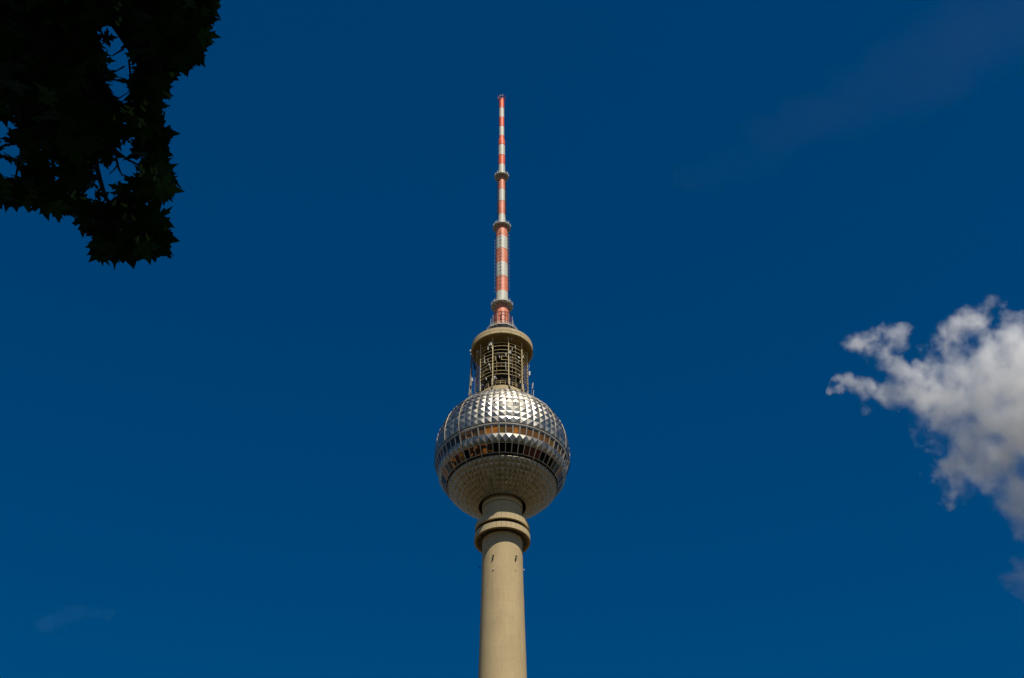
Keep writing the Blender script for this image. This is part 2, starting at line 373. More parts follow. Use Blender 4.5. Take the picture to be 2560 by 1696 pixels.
# seams and rails round the upper half
b = MB()
for ph, t_, st_ in ((9.8, 0.035, 0.03), (21.6, 0.035, 0.03), (27.5, 0.075, 0.12), (39.5, 0.03, 0.03), (51.5, 0.04, 0.03)):
    b.ring((R + st_) * math.cos(rad(ph)), ZC + (R + st_) * math.sin(rad(ph)), t_, 120)
b.build('cladding_seam', M['seam'], up)
b = MB(); b.ring((R + 0.22) * math.cos(rad(-8.6)), ZC + (R + 0.22) * math.sin(rad(-8.6)), 0.075, 160)
b.build('maintenance_rail', M['seam'], T)
# ribs, every third column
for k in range(20):
    a = OFF + 18 * k; b = MB()
    b.tube([sp(R + 0.11, ph, a) for ph in np.linspace(-36.5, 62, 42)], 0.055, 5)
    b.build('rib', M['rib'], T)
for k in range(20):
    a = OFF + 18 * k; b = MB()
    b.tube([sp(R + 0.12, ph, a) for ph in np.linspace(-68, -37.2, 12)], 0.035, 5)
    b.build('lower_rib', M['rib'], T)

# ---- window bands
def window_band(ph_top, ph_bot, head, sill, name, rr, kinds):
    b = MB()
    # dark backing so nothing shows through between pane and frame
    b.lathe([((rr - 0.35) * math.cos(rad(p)), ZC + (rr - 0.35) * math.sin(rad(p))) for p in np.linspace(ph_bot - sill, ph_top + head, 4)], 120, 1)
    def hoop(pa, pb, ro, ri):
        pts = [(ro * math.cos(rad(pa)), ZC + ro * math.sin(rad(pa))), (ro * math.cos(rad(pb)), ZC + ro * math.sin(rad(pb))),
               (ri * math.cos(rad(pb)), ZC + ri * math.sin(rad(pb))), (ri * math.cos(rad(pa)), ZC + ri * math.sin(rad(pa)))]
        b.lathe(pts, 60, 0, OFF, OFF + 360, False, True)
    hoop(ph_top, ph_top + head, rr, rr - 0.3)
    if head > 1: hoop(ph_top + head * 0.45, ph_top + head * 0.55, rr + 0.04, rr - 0.02)
    hoop(ph_bot - sill, ph_bot, rr, rr - 0.3)
    for k in range(60):
        a = OFF + 6 * k; w = (0.42 if k % 3 else 0.60) * (1 if sill < .4 else .75)
        for (s0, s1) in ((-w, w),):
            v = []
            for p_ in (ph_bot - 0.02, ph_top + 0.02):
                for r_ in (rr + 0.02, rr - 0.28):
                    for s in (s0, s1): v.append(sp(r_, p_, a + s))
            b.add(v, [(0, 1, 5, 4), (1, 3, 7, 5), (3, 2, 6, 7), (2, 0, 4, 6), (0, 2, 3, 1), (4, 5, 7, 6)])
    o = b.build(name, [M['frame'], M['dark']], T); recalc(o)
    cache = {}
    for k in range(60):
        m_ = kinds(k)
        if m_ not in cache:
            v = [sp(r_, p_, s) for r_ in (rr - 0.10, rr - 0.14) for p_ in (ph_bot - 0.1, ph_top + 0.1) for s in (-2.68, 2.68)]
            pb = MB(); pb.add(v, [(0, 1, 3, 2), (5, 4, 6, 7), (0, 4, 5, 1), (2, 3, 7, 6), (0, 2, 6, 4), (1, 5, 7, 3)])
            w_ = pb.build('window_pane', M[m_], o); cache[m_] = w_.data
        else:
            w_ = bpy.data.objects.new('window_pane', cache[m_]); COL.objects.link(w_); w_.parent = o
        w_.rotation_euler = (0, 0, rad(OFF + 3 + 6 * k))
    return o
# column k spans OFF+6k .. OFF+6k+6; k=0 is just right of the foremost rib, negative to the left
U = {-1: 'pane_amber', -2: 'pane_amber', -3: 'pane_brown', -4: 'pane_brown', -5: 'pane_half', -6: 'pane_half', -7: 'pane_dark', -8: 'pane_dark',
     0: 'pane_olive', 1: 'pane_brown', 2: 'pane_half', 3: 'pane_brown', 4: 'pane_brown', 5: 'pane_brown', 6: 'pane_brown', 7: 'pane_brown', 8: 'pane_olive', 9: 'pane_dark', 10: 'pane_olive', 11: 'pane_brown'}
Lw = {-1: 'pane_black', -2: 'pane_reflection', -3: 'pane_reflection', -4: 'pane_reflection', -5: 'pane_reflection', -6: 'pane_black', -7: 'pane_half', -8: 'pane_red', -9: 'pane_reflection', -10: 'pane_red', -11: 'pane_dark', -12: 'pane_amber', -13: 'pane_amber',
      0: 'pane_black', 1: 'pane_black', 2: 'pane_black', 3: 'pane_black', 4: 'pane_red', 5: 'pane_red', 6: 'pane_red', 7: 'pane_black', 8: 'pane_black', 9: 'pane_black', 10: 'pane_dark', 11: 'pane_dark', 12: 'pane_amber', 13: 'pane_olive'}
w = lambda k: k if k < 30 else k - 60
window_band(-11.1, -18.0, 2.3, 0.3, 'upper_window_band', R, lambda k: U.get(w(k), ('pane_dark', 'pane_brown', 'pane_dark')[k % 3]))
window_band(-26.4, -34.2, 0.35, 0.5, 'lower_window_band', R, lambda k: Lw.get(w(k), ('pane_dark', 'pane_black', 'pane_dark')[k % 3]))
# gutter ring under the lower windows
b = MB()
pr = lambda r, p: (r * math.cos(rad(p)), ZC + r * math.sin(rad(p)))
b.lathe([pr(R - 0.02, -34.75), pr(R - 0.45, -34.9), pr(R - 0.45, -37.1), pr(R - 0.05, -37.4)], 120, 0)
b.ring(*pr(R - 0.1, -35.9), 0.05, 160)
b.build('gutter', M['seam'], T)
b = MB(); b.ring(*pr(R + 0.05, -37.3), 0.07, 160); b.build('gutter_rail', M['rib'], T)
# bottom opening: dark recess round the neck
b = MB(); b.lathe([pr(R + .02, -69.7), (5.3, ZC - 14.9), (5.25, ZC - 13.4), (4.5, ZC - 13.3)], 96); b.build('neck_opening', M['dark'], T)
b = MB(); b.ring(5.45, ZC - 15.06, 0.06, 96); b.build('opening_rim', M['seam'], T)
# closing skin inside so the sphere is solid to light
b = MB(); b.lathe([pr(R - 0.45, p) for p in np.linspace(-66, 68, 30)], 90); b.build('inner_shell', M['dark'], T)
# small square hatches on the cladding
for px, py in ((1237, 1004.5), (1289, 1006), (1188, 1015), (1236.5, 1032.5), (1290.5, 1034), (1340, 1046), (1141, 1062), (1160, 1211), (1310.5, 1184)):
    d = ray(px, py); o_ = C0 - AX - Vector((0, 0, ZC)); B = o_.dot(d); q = B * B - (o_.dot(o_) - 16.3 ** 2)
    if q < 0: continue
    p = o_ + d * (-B - math.sqrt(q)); n_ = p.normalized(); b = MB()
    u = n_.cross(Vector((0, 0, 1))).normalized(); v_ = u.cross(n_); c = p + Vector((0, 0, ZC))
    vs = [c + u * x * .13 + v_ * y * .13 + n_ * h for h in (-.15, .07) for x, y in ((-1, -1), (1, -1), (1, 1), (-1, 1))]
    b.add(vs, [(0, 3, 2, 1), (4, 5, 6, 7), (0, 1, 5, 4), (1, 2, 6, 5), (2, 3, 7, 6), (3, 0, 4, 7)])
    b.build('hatch', M['seam'], T)

# ---- antenna cage between sphere and disc
b = MB()
b.band(5.2, 6.11, 229.9, 231.05, 120); b.build('cage_base_ring', M['fascia'], T)
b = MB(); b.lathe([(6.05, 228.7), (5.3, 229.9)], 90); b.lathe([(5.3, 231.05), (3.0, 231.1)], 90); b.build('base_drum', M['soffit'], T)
b = MB(); b.lathe([(3.3, 229), (3.3, 247)], 48)
for k in range(12): b.tube([pol(3.5, k * 30, 230), pol(3.5, k * 30, 247)], 0.16)
for z in (232.8, 235.9, 239.0, 242.1, 244.6): b.ring(3.45, z, 0.12, 48)
b.build('core', M['core'], T)
for z, rr in ((233.6, 5.4), (238.6, 5.5), (241.6, 5.2), (244.9, 4.6)):
    b = MB(); b.band(3.1, rr, z, z + 0.22, 60)
    for k in range(20): b.box(pol((3.3 + rr) / 2, 18 * k + 4, z - 0.12), (0.16, rr - 3.4, 0.22), rad(-(18 * k + 4)))
    f_ = b.build('service_floor', M['core'], T)
    if z in (233.6, 238.6):
        for k in range(30):
            if random.random() < 0.72:
                b = MB(); b.box(pol(rr - 0.62, 12 * k, z - 0.06), (random.uniform(.5, .85), 0.75, 0.16), rad(-12 * k)); b.build('floor_plate', M['pale_steel'], f_)
# clutter on the floors: cabinets, masts
b = MB()
for k in range(90):
    a = random.uniform(0, 360); z = random.choice((231.1, 233.85, 238.85, 241.85)); h = random.uniform(0.6, 2.1)
    b.box(pol(random.uniform(3.8, 5.0), a, z + h / 2), (random.uniform(.3, .8), random.uniform(.3, .6), h), rad(-a), random.choice((0, 0, 1)))
b.build('equipment_cabinet', [M['core'], M['grey_steel']], T)
CA = [15.3 + 36 * k for k in range(10)]
for a in CA:
    b = MB(); b.tube([pol(6.38, a, 231.2), pol(6.38, a, 246.75)], 0.125, 8)
    for z in (236.8, 240.9, 233.6): b.tube([pol(3.3, a, z), pol(6.38, a, z)], 0.07)
    b.build('cage_column', M['cage'], T)
for i, z in enumerate((244.61, 243.59, 242.29, 241.19, 240.08, 238.98, 237.89, 236.8, 235.45, 234.37)):
    b = MB(); t_ = 0.045 if i == 0 else 0.072
    if z in (240.08, 238.98):
        b.ring(6.40, z, t_, 100, 0, -1, 346.5)
        z2 = z
    else: b.ring(6.40, z, t_, 110)
    b.build('cage_hoop', M['cage'], T)
b = MB()
for a in (-13.5, -1.0): b.tube([pol(6.4, a, 238.92), pol(6.4, a, 240.14)], 0.07)
for k in range(10):
    for da, z0, z1 in ((9, 235, 241.5), (18, 231.2, 243.8), (27, 236, 240)):
        a = 15.3 + 36 * k + da
        if -16 < ((a + 180) % 360 - 180) < 1: z1 = 238.9
        if random.random() < 0.5: b.tube([pol(6.28, a, z0), pol(6.28, a, z1)], 0.032)
for k in range(26):
    a = random.uniform(0, 360); z = random.uniform(232, 242)
    b.tube([pol(6.1, a, z), pol(5.2, a + random.uniform(-9, 9), z + random.uniform(-1.2, 1.2))], 0.04)
b.build('cage_bars', M['cage'], T)
# base posts with dark feet, and the low guard rails
b = MB()
for k in range(9):
    a = -23 + 40.5 * k if k < 2 else -23 + 39.9 * k
    b.tube([pol(6.28, a, 230.15), pol(6.28, a, 233.4)], 0.10, 8, 0)
    b.box(pol(6.22, a, 230.25), (0.34, 0.36, 0.75), rad(-a), 1)
b.build('base_post', [M['cage'], M['black_steel']], T)
b = MB()
for z in (231.75, 232.35):
    for k in range(9): b.ring(6.12, z, 0.05, 8, 0, -15 + 40 * k, 8 + 40 * k)
for k in range(9):
    for a in (-15, -3.5, 8): b.tube([pol(6.12, a + 40 * k, 231), pol(6.12, a + 40 * k, 232.4)], 0.04)
b.build('guard_rail', M['cage'], T)
for a in (-20.5, 17.5, 45, -47, 72, -76):
    b = MB(); v = []
    for (r_, z, wd) in ((5.3, 231.15, .4), (6.2, 231.5, .4), (6.3, 232.3, .65), (5.3, 232.5, .65)):
        v += [pol(r_, a, z) + pol(wd, a + 90, 0), pol(r_, a, z) - pol(wd, a + 90, 0)]
    b.add(v, [(0, 2, 3, 1), (2, 4, 5, 3), (4, 6, 7, 5), (6, 0, 1, 7), (0, 6, 4, 2), (1, 3, 5, 7)])
    b.build('cable_box', M['black_steel'], T)

# panel antennas, dishes and rods fixed to the cage; places read off the photograph, standing on the cage cylinder
def c2(x, y): return 1140 + x / 7.126, 780 + y / 7.126
def panel(x, y, wpx, hpx, r=6.75, name='panel_antenna', m='antenna_white', tilt=0.06):
    p = hit(*c2(x, y), r); a = az(p); wm = wpx / 7.126 / 10.0; hm = hpx / 7.126 / 8.6
    b = MB(); b.box(p, (wm, max(0.12, wm * 0.5), hm), rad(-a), 0, tilt)
    b.tube([pol(r - 0.22, a, p.z - hm * 0.5), pol(r - 0.22, a, p.z + hm * 0.5)], 0.035)
    for s in (-.3, .3): b.tube([pol(6.3, a, p.z + hm * s), pol(r - .05, a, p.z + hm * s)], 0.03)
    b.build(name, M[m], T)
for q in ((594, 575, 18, 52), (626, 570, 28, 56), (380, 712, 24, 48), (569, 645, 11, 62), (963, 722, 36, 34), (890, 762, 15, 46), (1057, 625, 10, 60),
          (1115, 882, 14, 36), (508, 892, 13, 32), (1198, 797, 15, 52), (992, 480, 9, 44), (640, 640, 10, 30), (775, 800, 12, 30), (1002, 660, 9, 40),
          (1130, 1130, 10, 40), (535, 1190, 9, 44), (1150, 1240, 10, 50)):
    panel(*q)
for x, y, rr in ((1108, 822, 0.26), (600, 945, 0.24), (694, 1172, 0.24), (720, 1195, 0.15)):
    p = hit(*c2(x, y), 6.5); disc_fit(p, az(p), rr, M['antenna_white'], 0.2)
for x0, y0, x1, y1 in ((600, 940, 615, 1045), (882, 890, 890, 1045), (508, 780, 508, 890), (570, 830, 570, 890), (695, 1180, 640, 1260)):
    p = hit(*c2(x0, y0), 6.6); q = hit(*c2(x1, y1), 6.6); b = MB(); b.tube([p, q], 0.05); b.build('rod_antenna', M['antenna_white'], T)

# left side: hanging cladding rail, poles and brackets; right side: poles on brackets
def stick(pts, r, m, name, dy=0.0):
    b = MB(); b.tube([side(*c2(x, y), dy) for x, y in pts], r); b.build(name, M[m], T)
b = MB()
A_ = [side(*c2(x, y), -0.5) for x, y in ((268, 800), (296, 800), (290, 1120), (272, 1490), (222, 1490), (248, 1120))]
A2 = [p + Vector((0, 0.5, 0)) for p in A_]
b.add(A_ + A2, [(0, 1, 2, 5), (5, 2, 3, 4), (6, 11, 8, 7), (11, 10, 9, 8)] + [(k, (k + 6), (k + 1) % 6 + 6, (k + 1) % 6) for k in range(6)])
o = b.build('cable_shaft', M['grey_steel'], T); recalc(o)
b = MB()
for (x0, y0, x1, y1, t_) in ((268, 720, 262, 1130, .05), (262, 1130, 222, 1480, .05), (345, 1100, 345, 1470, .05), (318, 1240, 330, 1490, .04), (300, 1270, 345, 1270, .03), (290, 1370, 345, 1370, .03),
                             (270, 1370, 292, 1500, .07), (300, 760, 340, 1230, .05), (350, 780, 360, 1260, .04), (400, 860, 405, 1300, .06), (300, 930, 400, 1010, .05), (310, 1010, 400, 930, .05), (330, 1130, 405, 1190, .04),
                             (320, 860, 420, 840, .05), (205, 1470, 300, 1500, .06), (255, 1520, 262, 1590, .06), (296, 1480, 380, 1470, .05)):
    b.tube([side(*c2(x0, y0), -1), side(*c2(x1, y1), -1)], t_)
b.build('service_ladder', M['grey_steel'], T)
for x, y, w_, h_ in ((379, 715, 24, 46), (308, 810, 20, 56), (312, 872, 26, 44), (290, 1208, 22, 58), (264, 755, 10, 24), (258, 690, 22, 26)):
    p = side(*c2(x, y), -1.5); b = MB(); b.box(p, (w_ / 71, .2, h_ / 61), 0, 0, .1); b.tube([p, p + Vector((.6, .6, -.1))], .04); b.build('panel_antenna', M['antenna_white' if y in (715, 1208, 755, 690) else 'grey_steel'], T)
for x, y, h_ in ((330, 960, 70), (340, 1010, 50), (322, 900, 40)):
    p = side(*c2(x, y), -1); b = MB(); b.box(p, (.36, .3, h_ / 61), 0, 0); b.build('equipment_box', M['black_steel'], T)
for pts, t_, m_, n_ in (([(1372, 1265), (1362, 1365)], .11, 'antenna_white', 'rod_antenna'), ([(1384, 1395), (1372, 1550)], .07, 'antenna_white', 'rod_antenna'),
                        ([(1280, 1290), (1350, 1292), (1350, 1460)], .03, 'grey_steel', 'bracket'), ([(1280, 1355), (1350, 1358)], .03, 'grey_steel', 'bracket'), ([(1280, 1405), (1350, 1408)], .03, 'grey_steel', 'bracket'),
                        ([(1285, 1472), (1340, 1470), (1352, 1500)], .07, 'black_steel', 'bracket'), ([(1350, 1360), (1345, 1460)], .05, 'grey_steel', 'bracket'),
                        ([(1306, 945), (1303, 1000), (1290, 1020)], .035, 'antenna_white', 'rod_antenna'), ([(1280, 1075), (1310, 1080)], .04, 'grey_steel', 'bracket')):
    stick(pts, t_, m_, n_)
p = side(*c2(1311, 1092)); b = MB(); b.box(p, (.42, .35, 0.95), 0, 0, .1); b.box(p - Vector((.05, 0, .62)), (.3, .3, .3)); b.build('panel_antenna', M['antenna_white'], T)

# ---- concrete disc on top of the cage
b = MB()
b.band(3.0, 7.72, 246.85, 248.50, 144, 1)
for k in range(18):
    a = -2.5 + 20 * k
    b.band(7.5, 7.85, 246.77, 247.58, 10, 0, a + .3, a + 19.7)
b.band(7.4, 7.80, 247.76, 248.57, 144, 0)
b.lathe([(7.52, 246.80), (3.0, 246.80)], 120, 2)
b.lathe([(7.5, 248.565), (3.4, 248.9)], 96, 3)
b.build('top_disc', [M['fascia'], M['seam'], M['soffit'], M['grey_steel']], T)
b = MB()
for a0, a1 in ((17.5, 21.5), (23, 26.5)): b.band(7.83, 7.95, 247.6, 247.78, 4, 0, a0, a1)
b.build('disc_lamp', M['antenna_white'], T)

# ---- gallery and mast
b = MB()
b.lathe([(3.7, 248.7), (3.5, 252.6), (3.95, 253.3)], 48)
for k in range(12): b.tube([pol(3.72, 30 * k + 12, 249.3), pol(3.95, 30 * k + 12, 253.2)], 0.06)
b.ring(3.75, 250.6, 0.06, 48); b.build('mast_pedestal', M['grey_steel'], T)

def gallery(z, Rf, rm, n, off, hgt, gus, name, dens=1):
    st = 360 / n; b = MB()
    out = [pol(Rf, off + st * k, z) for k in range(n)]; inn = [pol(rm * 0.98, off + st * k, z) for k in range(n)]
    vs = out + inn + [p + Vector((0, 0, .16)) for p in out] + [p + Vector((0, 0, .16)) for p in inn]
    fs = []
    for k in range(n):
        k2 = (k + 1) % n
        fs += [(k, k2, n + k2, n + k), (2 * n + k, 3 * n + k, 3 * n + k2, 2 * n + k2), (k, 2 * n + k, 2 * n + k2, k2)]
    b.add(vs, fs); o = b.build(name, M['white'], T)
    b = MB(); s = 1.03
    for k in range(n):
        p0 = pol(Rf * .99, off + st * k, z); p1 = pol(Rf * .99, off + st * (k + 1), z)
        for j in range(dens):
            q = p0.lerp(p1, j / dens); b.tube([q - Vector((0, 0, .05)), q + Vector((0, 0, hgt))], 0.05 if j == 0 else 0.028, 5)
        for hh in (hgt, hgt * .55, hgt * .25): b.tube([p0 + Vector((0, 0, hh)), p1 + Vector((0, 0, hh))], 0.028, 4)
        b.tube([p0 + Vector((0, 0, .08)), p1 + Vector((0, 0, .08))], 0.10, 4)
    b.build('railing', M['antenna_white'], o)
    if gus:
        b = MB()
        for k in range(n):
            a = off + st * k
            t_ = pol(0.035, a + 90, 0)
            P = [pol(Rf * .97, a, z - .02), pol(rm, a, z - .02), pol(rm, a, z - gus), pol(Rf * .95, a, z - .28)]
            b.add([p + t_ for p in P] + [p - t_ for p in P], [(0, 1, 2, 3), (7, 6, 5, 4), (0, 3, 7, 4), (3, 2, 6, 7), (2, 1, 5, 6)])
        for rr, zz in ((Rf * .93, z - .26), (Rf * .62, z - gus * .3)):
            b.ring(rr, zz, 0.04, n)
        b.build('gusset', M['white'], o)
    return o
gallery(253.35, 4.05, 2.0, 12, -14, 1.05, 0, 'mast_gallery', 3)
gallery(262.83, 2.92, 1.78, 12, -14, 0.95, 1.25, 'mast_platform', 1)
gallery(292.71, 2.48, 1.6, 12, -10, 0.95, 1.15, 'mast_platform', 1)
gallery(313.6, 2.04, 0.97, 12, -5, 0.95, 1.3, 'mast_platform', 1)

def mast(name, segs, flanges=()):
    b = MB()
    for (z0, r0, z1, r1, mi) in segs: b.lathe([(r0, z0), (r1, z1)], 48, mi)
    for z, r, mi in flanges: b.band(r - .2, r + .05, z - .09, z + .09, 48, mi)
    b.lathe([(segs[-1][3], segs[-1][2]), (0.01, segs[-1][2] + .02)], 48, segs[-1][4])
    return b.build(name, [M['white'], M['red'], M['red_vivid']], T)
mast('lower_mast_section', [(253.2, 2.0, 256.5, 1.9, 1), (256.5, 1.9, 261.9, 1.80, 1), (261.9, 1.80, 262.8, 1.75, 1), (262.8, 1.60, 267.61, 1.58, 0), (267.61, 1.58, 273.02, 1.58, 1),
      (273.02, 1.58, 278.31, 1.58, 0), (278.31, 1.58, 283.48, 1.58, 1), (283.48, 1.58, 288.32, 1.59, 0), (288.32, 1.59, 292.8, 1.60, 1)],
     [(273.02, 1.58, 1), (283.48, 1.58, 1), (259.3, 1.84, 1)])
mast('middle_mast_section', [(292.8, 1.02, 297.69, .985, 0), (297.69, .965, 303.2, .945, 1), (303.2, .945, 308.07, .95, 0), (308.07, .95, 313.7, .955, 1)], [(303.2, .94, 0), (308.07, .94, 1)])
mast('upper_mast_section', [(313.7, .93, 318.62, .93, 0), (318.62, .95, 322.76, .95, 2), (322.76, .94, 327.16, .943, 0), (327.16, .965, 329.4, .96, 2), (329.4, .96, 330.3, .78, 2), (330.3, .745, 331.49, .74, 2),
      (331.49, .74, 335.7, .74, 0), (335.7, .745, 339.93, .745, 2), (339.93, .745, 344.18, .75, 0), (344.18, .755, 348.8, .755, 2)],
     [(322.5, .95, 2), (327.4, .965, 2), (335.8, .74, 2), (344.3, .75, 2)])
# scaffold of dark red rods round the mast foot
b = MB(); b.ring(2.35, 259.2, 0.09, 48); b.ring(2.38, 256.2, 0.05, 48)
for k in range(14): b.tube([pol(2.35, k * 25.7 - 3, 259.2), pol(2.45, k * 25.7 - 3, 253.4)], 0.075 if k % 2 else 0.12)
for k in range(14): b.tube([pol(1.8, k * 25.7 - 3, 259.2), pol(2.35, k * 25.7 - 3, 259.2)], 0.05)
b.build('rod_scaffold', M['rod_red'], T)
b = MB()
for k in range(12): b.tube([pol(2.95, 30 * k + 8, 253.5), pol(2.9, 30 * k + 8, 258.4)], 0.045)
b.build('whip_antenna', M['antenna_white'], T)

# ---- dipole columns
def dipoles(a, rm, z0, z1, step, arm, off, style):
    b = MB(); b.tube([pol(rm + off, a, z0), pol(rm + off, a, z1)], 0.03, 4)
    n = int((z1 - z0) / step)
    u = pol(1, a + 90, 0)
    for k in range(n + 1):
        z = z0 + k * step; c = pol(rm + off, a, z)
        b.tube([pol(rm - .02, a, z - .1), c], 0.04, 4)
        if style == 0:
            b.tube([c - u * arm + Vector((0, 0, -.22)), c - u * arm * .55, c + u * arm * .55 + Vector((0, 0, .05)), c + u * arm + Vector((0, 0, -.1))], 0.035, 4)
            b.box(c - Vector((0, 0, .33)), (0.13, 0.13, 0.3), rad(-a)); b.tube([c, c + Vector((0, 0, -.75)) + u * .12], 0.05, 4)
        else:
            b.tube([c, pol(rm - .02, a, z - .55)], 0.04, 4)
            b.tube([c - u * arm + pol(.10, a, 0), c + u * arm + pol(.10, a, 0)], 0.045, 4); b.box(c, (0.14, 0.14, 0.28), rad(-a))
    b.build('dipole_array', M['black_steel'], T)
for a in (-10, 80, 170, -100): dipoles(a, 1.58, 269.2, 290.4, 1.29, .48, .34, 0)
for a in (58, 122, -58, -122): dipoles(a, .95, 298.0, 311.9, 1.05, .26, .42, 1)
b = MB()
for a in (80, -100): b.tube([pol(1.62, a, 254), pol(1.60, a, 262)], .05)
b.tube([pol(1.66, 84, 263), pol(1.66, 84, 292)], .035); b.build('cable_run', M['black_steel'], T)

# ---- crown of rods at the top
b = MB(); b.ring(1.2, 349.6, 0.035, 24); b.ring(1.2, 348.6, 0.03, 24); b.ring(.8, 350.0, 0.03, 20)
for k in range(12):
    b.tube([pol(.7, 30 * k, 348.3), pol(1.2, 30 * k, 348.6), pol(1.2, 30 * k, 349.6), pol(.8, 30 * k, 350.0)], 0.035, 4)
    b.tube([pol(1.2, 30 * k, 349.5), pol(1.35, 30 * k, 349.9)], 0.03, 4)
b.tube([(0, 0, 348.7), (0, 0, 350.6)], .04); b.build('top_crown', M['purple'], T)
for a, z in ((-48, 348.5), (-22, 349.0), (10, 349.1)):
    b = MB(); p = pol(1.18, a, z); b.tube([p, p + Vector((0, 0, .32))], .13, 8); b.build('obstruction_lamp', M['antenna_white'], T)

# ================================================================ TREE (maple at the left, over the camera)
TREE = bpy.data.objects.new('maple_tree', None); COL.objects.link(TREE); TREE.location = (-5.2, 1.6, 0)
tag(TREE, 'dark maple branches with lobed leaves hanging into the upper left corner', 'tree')
TO = Vector((-5.2, 1.6, 0))

OUT = [(-200, -300), (700, -300), (548, -60), (545, 0), (553, 18), (535, 30), (556, 50), (530, 60), (527, 85), (538, 108), (520, 130), (513, 146), (505, 165), (490, 168), (468, 192), (455, 160), (440, 178),
       (448, 202), (428, 216), (438, 242), (412, 264), (404, 245), (398, 265), (410, 290), (396, 306), (446, 334), (424, 350), (423, 372), (405, 366), (434, 388), (428, 420), (444, 438), (440, 455),
       (458, 478), (434, 480), (437, 503), (420, 506), (406, 495), (403, 520), (421, 545), (434, 582), (449, 601), (424, 608), (435, 642), (418, 636), (398, 645), (388, 662), (365, 646), (350, 650), (333, 671),
       (310, 646), (289, 670), (275, 648), (250, 663), (240, 640), (217, 640), (220, 610), (238, 602), (208, 584), (200, 560), (185, 537), (160, 540), (146, 556), (110, 544), (98, 512), (75, 515), (42, 532),
       (35, 512), (5, 524), (-30, 520), (-200, 520)]
HOLES = [[(268, 62), (280, 56), (284, 76), (296, 90), (303, 122), (326, 135), (329, 160), (324, 188), (284, 196), (271, 166), (262, 140), (270, 118), (256, 96), (252, 78)], [(268, 208), (282, 206), (284, 228), (276, 226)], [(304, 222), (316, 212), (322, 258), (300, 250), (290, 238)], [(30, 256), (44, 254), (44, 268), (34, 268)],
         [(246, 402), (262, 416), (286, 418), (297, 440), (300, 462), (272, 486), (254, 482), (246, 440)],
         [(308, 402), (332, 392), (342, 418), (330, 442), (312, 432)], [(-20, 402), (25, 408), (44, 432), (66, 425), (60, 440), (20, 442), (-20, 424)], [(-20, 444), (10, 444), (16, 460), (-20, 462)],
         [(-20, 308), (10, 306), (22, 330), (0, 342), (-20, 342)], [(15, 370), (42, 366), (48, 390), (22, 392)], [(310, 355), (332, 362), (326, 396), (308, 380)], [(364, 357), (386, 355), (400, 380), (382, 378)],
         [(48, 340), (66, 322), (76, 338), (62, 346)], [(212, 480), (234, 474), (252, 492), (250, 508), (228, 492)], [(366, 200), (378, 204), (378, 232), (366, 218)],
         [(384, 262), (398, 242), (408, 262)], [(240, 520), (256, 506), (256, 532), (242, 530)], [(270, 604), (284, 606), (284, 618), (274, 616)], [(334, 450), (352, 452), (344, 462)]]
for hx, hy, hr in ((352, 330, 8), (372, 368, 7), (290, 350, 7), (88, 395, 7), (95, 386, 6), (118, 425, 8), (60, 338, 6), (58, 375, 8), (76, 362, 6), (332, 505, 7), (346, 487, 7), (317, 480, 8), (232, 545, 7), (176, 528, 6), (288, 616, 8), (342, 612, 9),
                   (388, 490, 8), (410, 190, 8), (400, 230, 7), (352, 218, 7), (336, 355, 8), (322, 450, 8), (18, 350, 7), (38, 372, 8), (70, 400, 7), (384, 300, 7), (420, 160, 6), (300, 300, 7), (250, 560, 7), (384, 560, 8), (478, 150, 6), (120, 250, 5), (390, 350, 7), (408, 440, 7), (160, 480, 6)):
    HOLES.append([(hx + hr * math.cos(q * 1.257 + hx) * (.7 + .3 * math.sin(q * 3 + hy)), hy + hr * math.sin(q * 1.257 + hx)) for q in range(5)])
def inside(poly, x, y):
    c = False; j = len(poly) - 1
    for i in range(len(poly)):
        xi, yi = poly[i]; xj, yj = poly[j]
        if (yi > y) != (yj > y) and x < (xj - xi) * (y - yi) / (yj - yi) + xi: c = not c
        j = i
    return c
half = [(0, 0), (.10, -.07), (.24, -.03), (.42, -.14), (.38, .04), (.26, .13), (.54, .15), (.50, .28), (.80, .42), (.52, .45), (.45, .53), (.23, .425), (.17, .45), (.24, .58), (.33, .70), (.17, .73), (.11, .86), (0, 1.12)]
LEAF = half + [(-x, y) for x, y in half[-2:0:-1]]
LC = np.array([(0, .3)] + LEAF)
def leaf_pts(c, scale, yaw, tilt, taxis, droop):
    z = -droop * np.abs(LC[:, 0]) ** 1.5 - 0.35 * droop * (LC[:, 1] - .1) ** 2 + 0.02
    L3 = np.stack([LC[:, 0] * scale, (LC[:, 1] - .3) * scale, z * scale], 1)
    Rm = np.array((Matrix.Rotation(tilt, 3, Vector((math.cos(taxis), math.sin(taxis), 0))) @ Matrix.Rotation(yaw, 3, 'Z')).to_3x3())
    return L3 @ Rm.T + np.array(c)
R3I_np = np.array(R3I); C0np = np.array(C0)
def proj_np(P):
    q = (P - C0np) @ R3I_np.T
    return W / 2 + F * q[:, 0] / -q[:, 2], H / 2 - F * q[:, 1] / -q[:, 2], q[:, 2]
GX0, GY0, GS = -260, -340, 2
gx, gy = np.meshgrid(np.arange(GX0, 760, GS) + 1.0, np.arange(GY0, 760, GS) + 1.0)
def signed(poly):
    P_ = np.array(poly, float); Q_ = np.roll(P_, 1, 0); dmin = np.full(gx.shape, 1e9); c = np.zeros(gx.shape, bool)
    for (ax, ay), (bx, by) in zip(P_, Q_):
        ll = (bx - ax) ** 2 + (by - ay) ** 2 + 1e-9; t_ = np.clip(((gx - ax) * (bx - ax) + (gy - ay) * (by - ay)) / ll, 0, 1)
        dmin = np.minimum(dmin, np.hypot(gx - ax - t_ * (bx - ax), gy - ay - t_ * (by - ay)))
        if ay != by: c ^= ((ay > gy) != (by > gy)) & (gx < (bx - ax) * (gy - ay) / (by - ay) + ax)
    return np.where(c, dmin, -dmin)
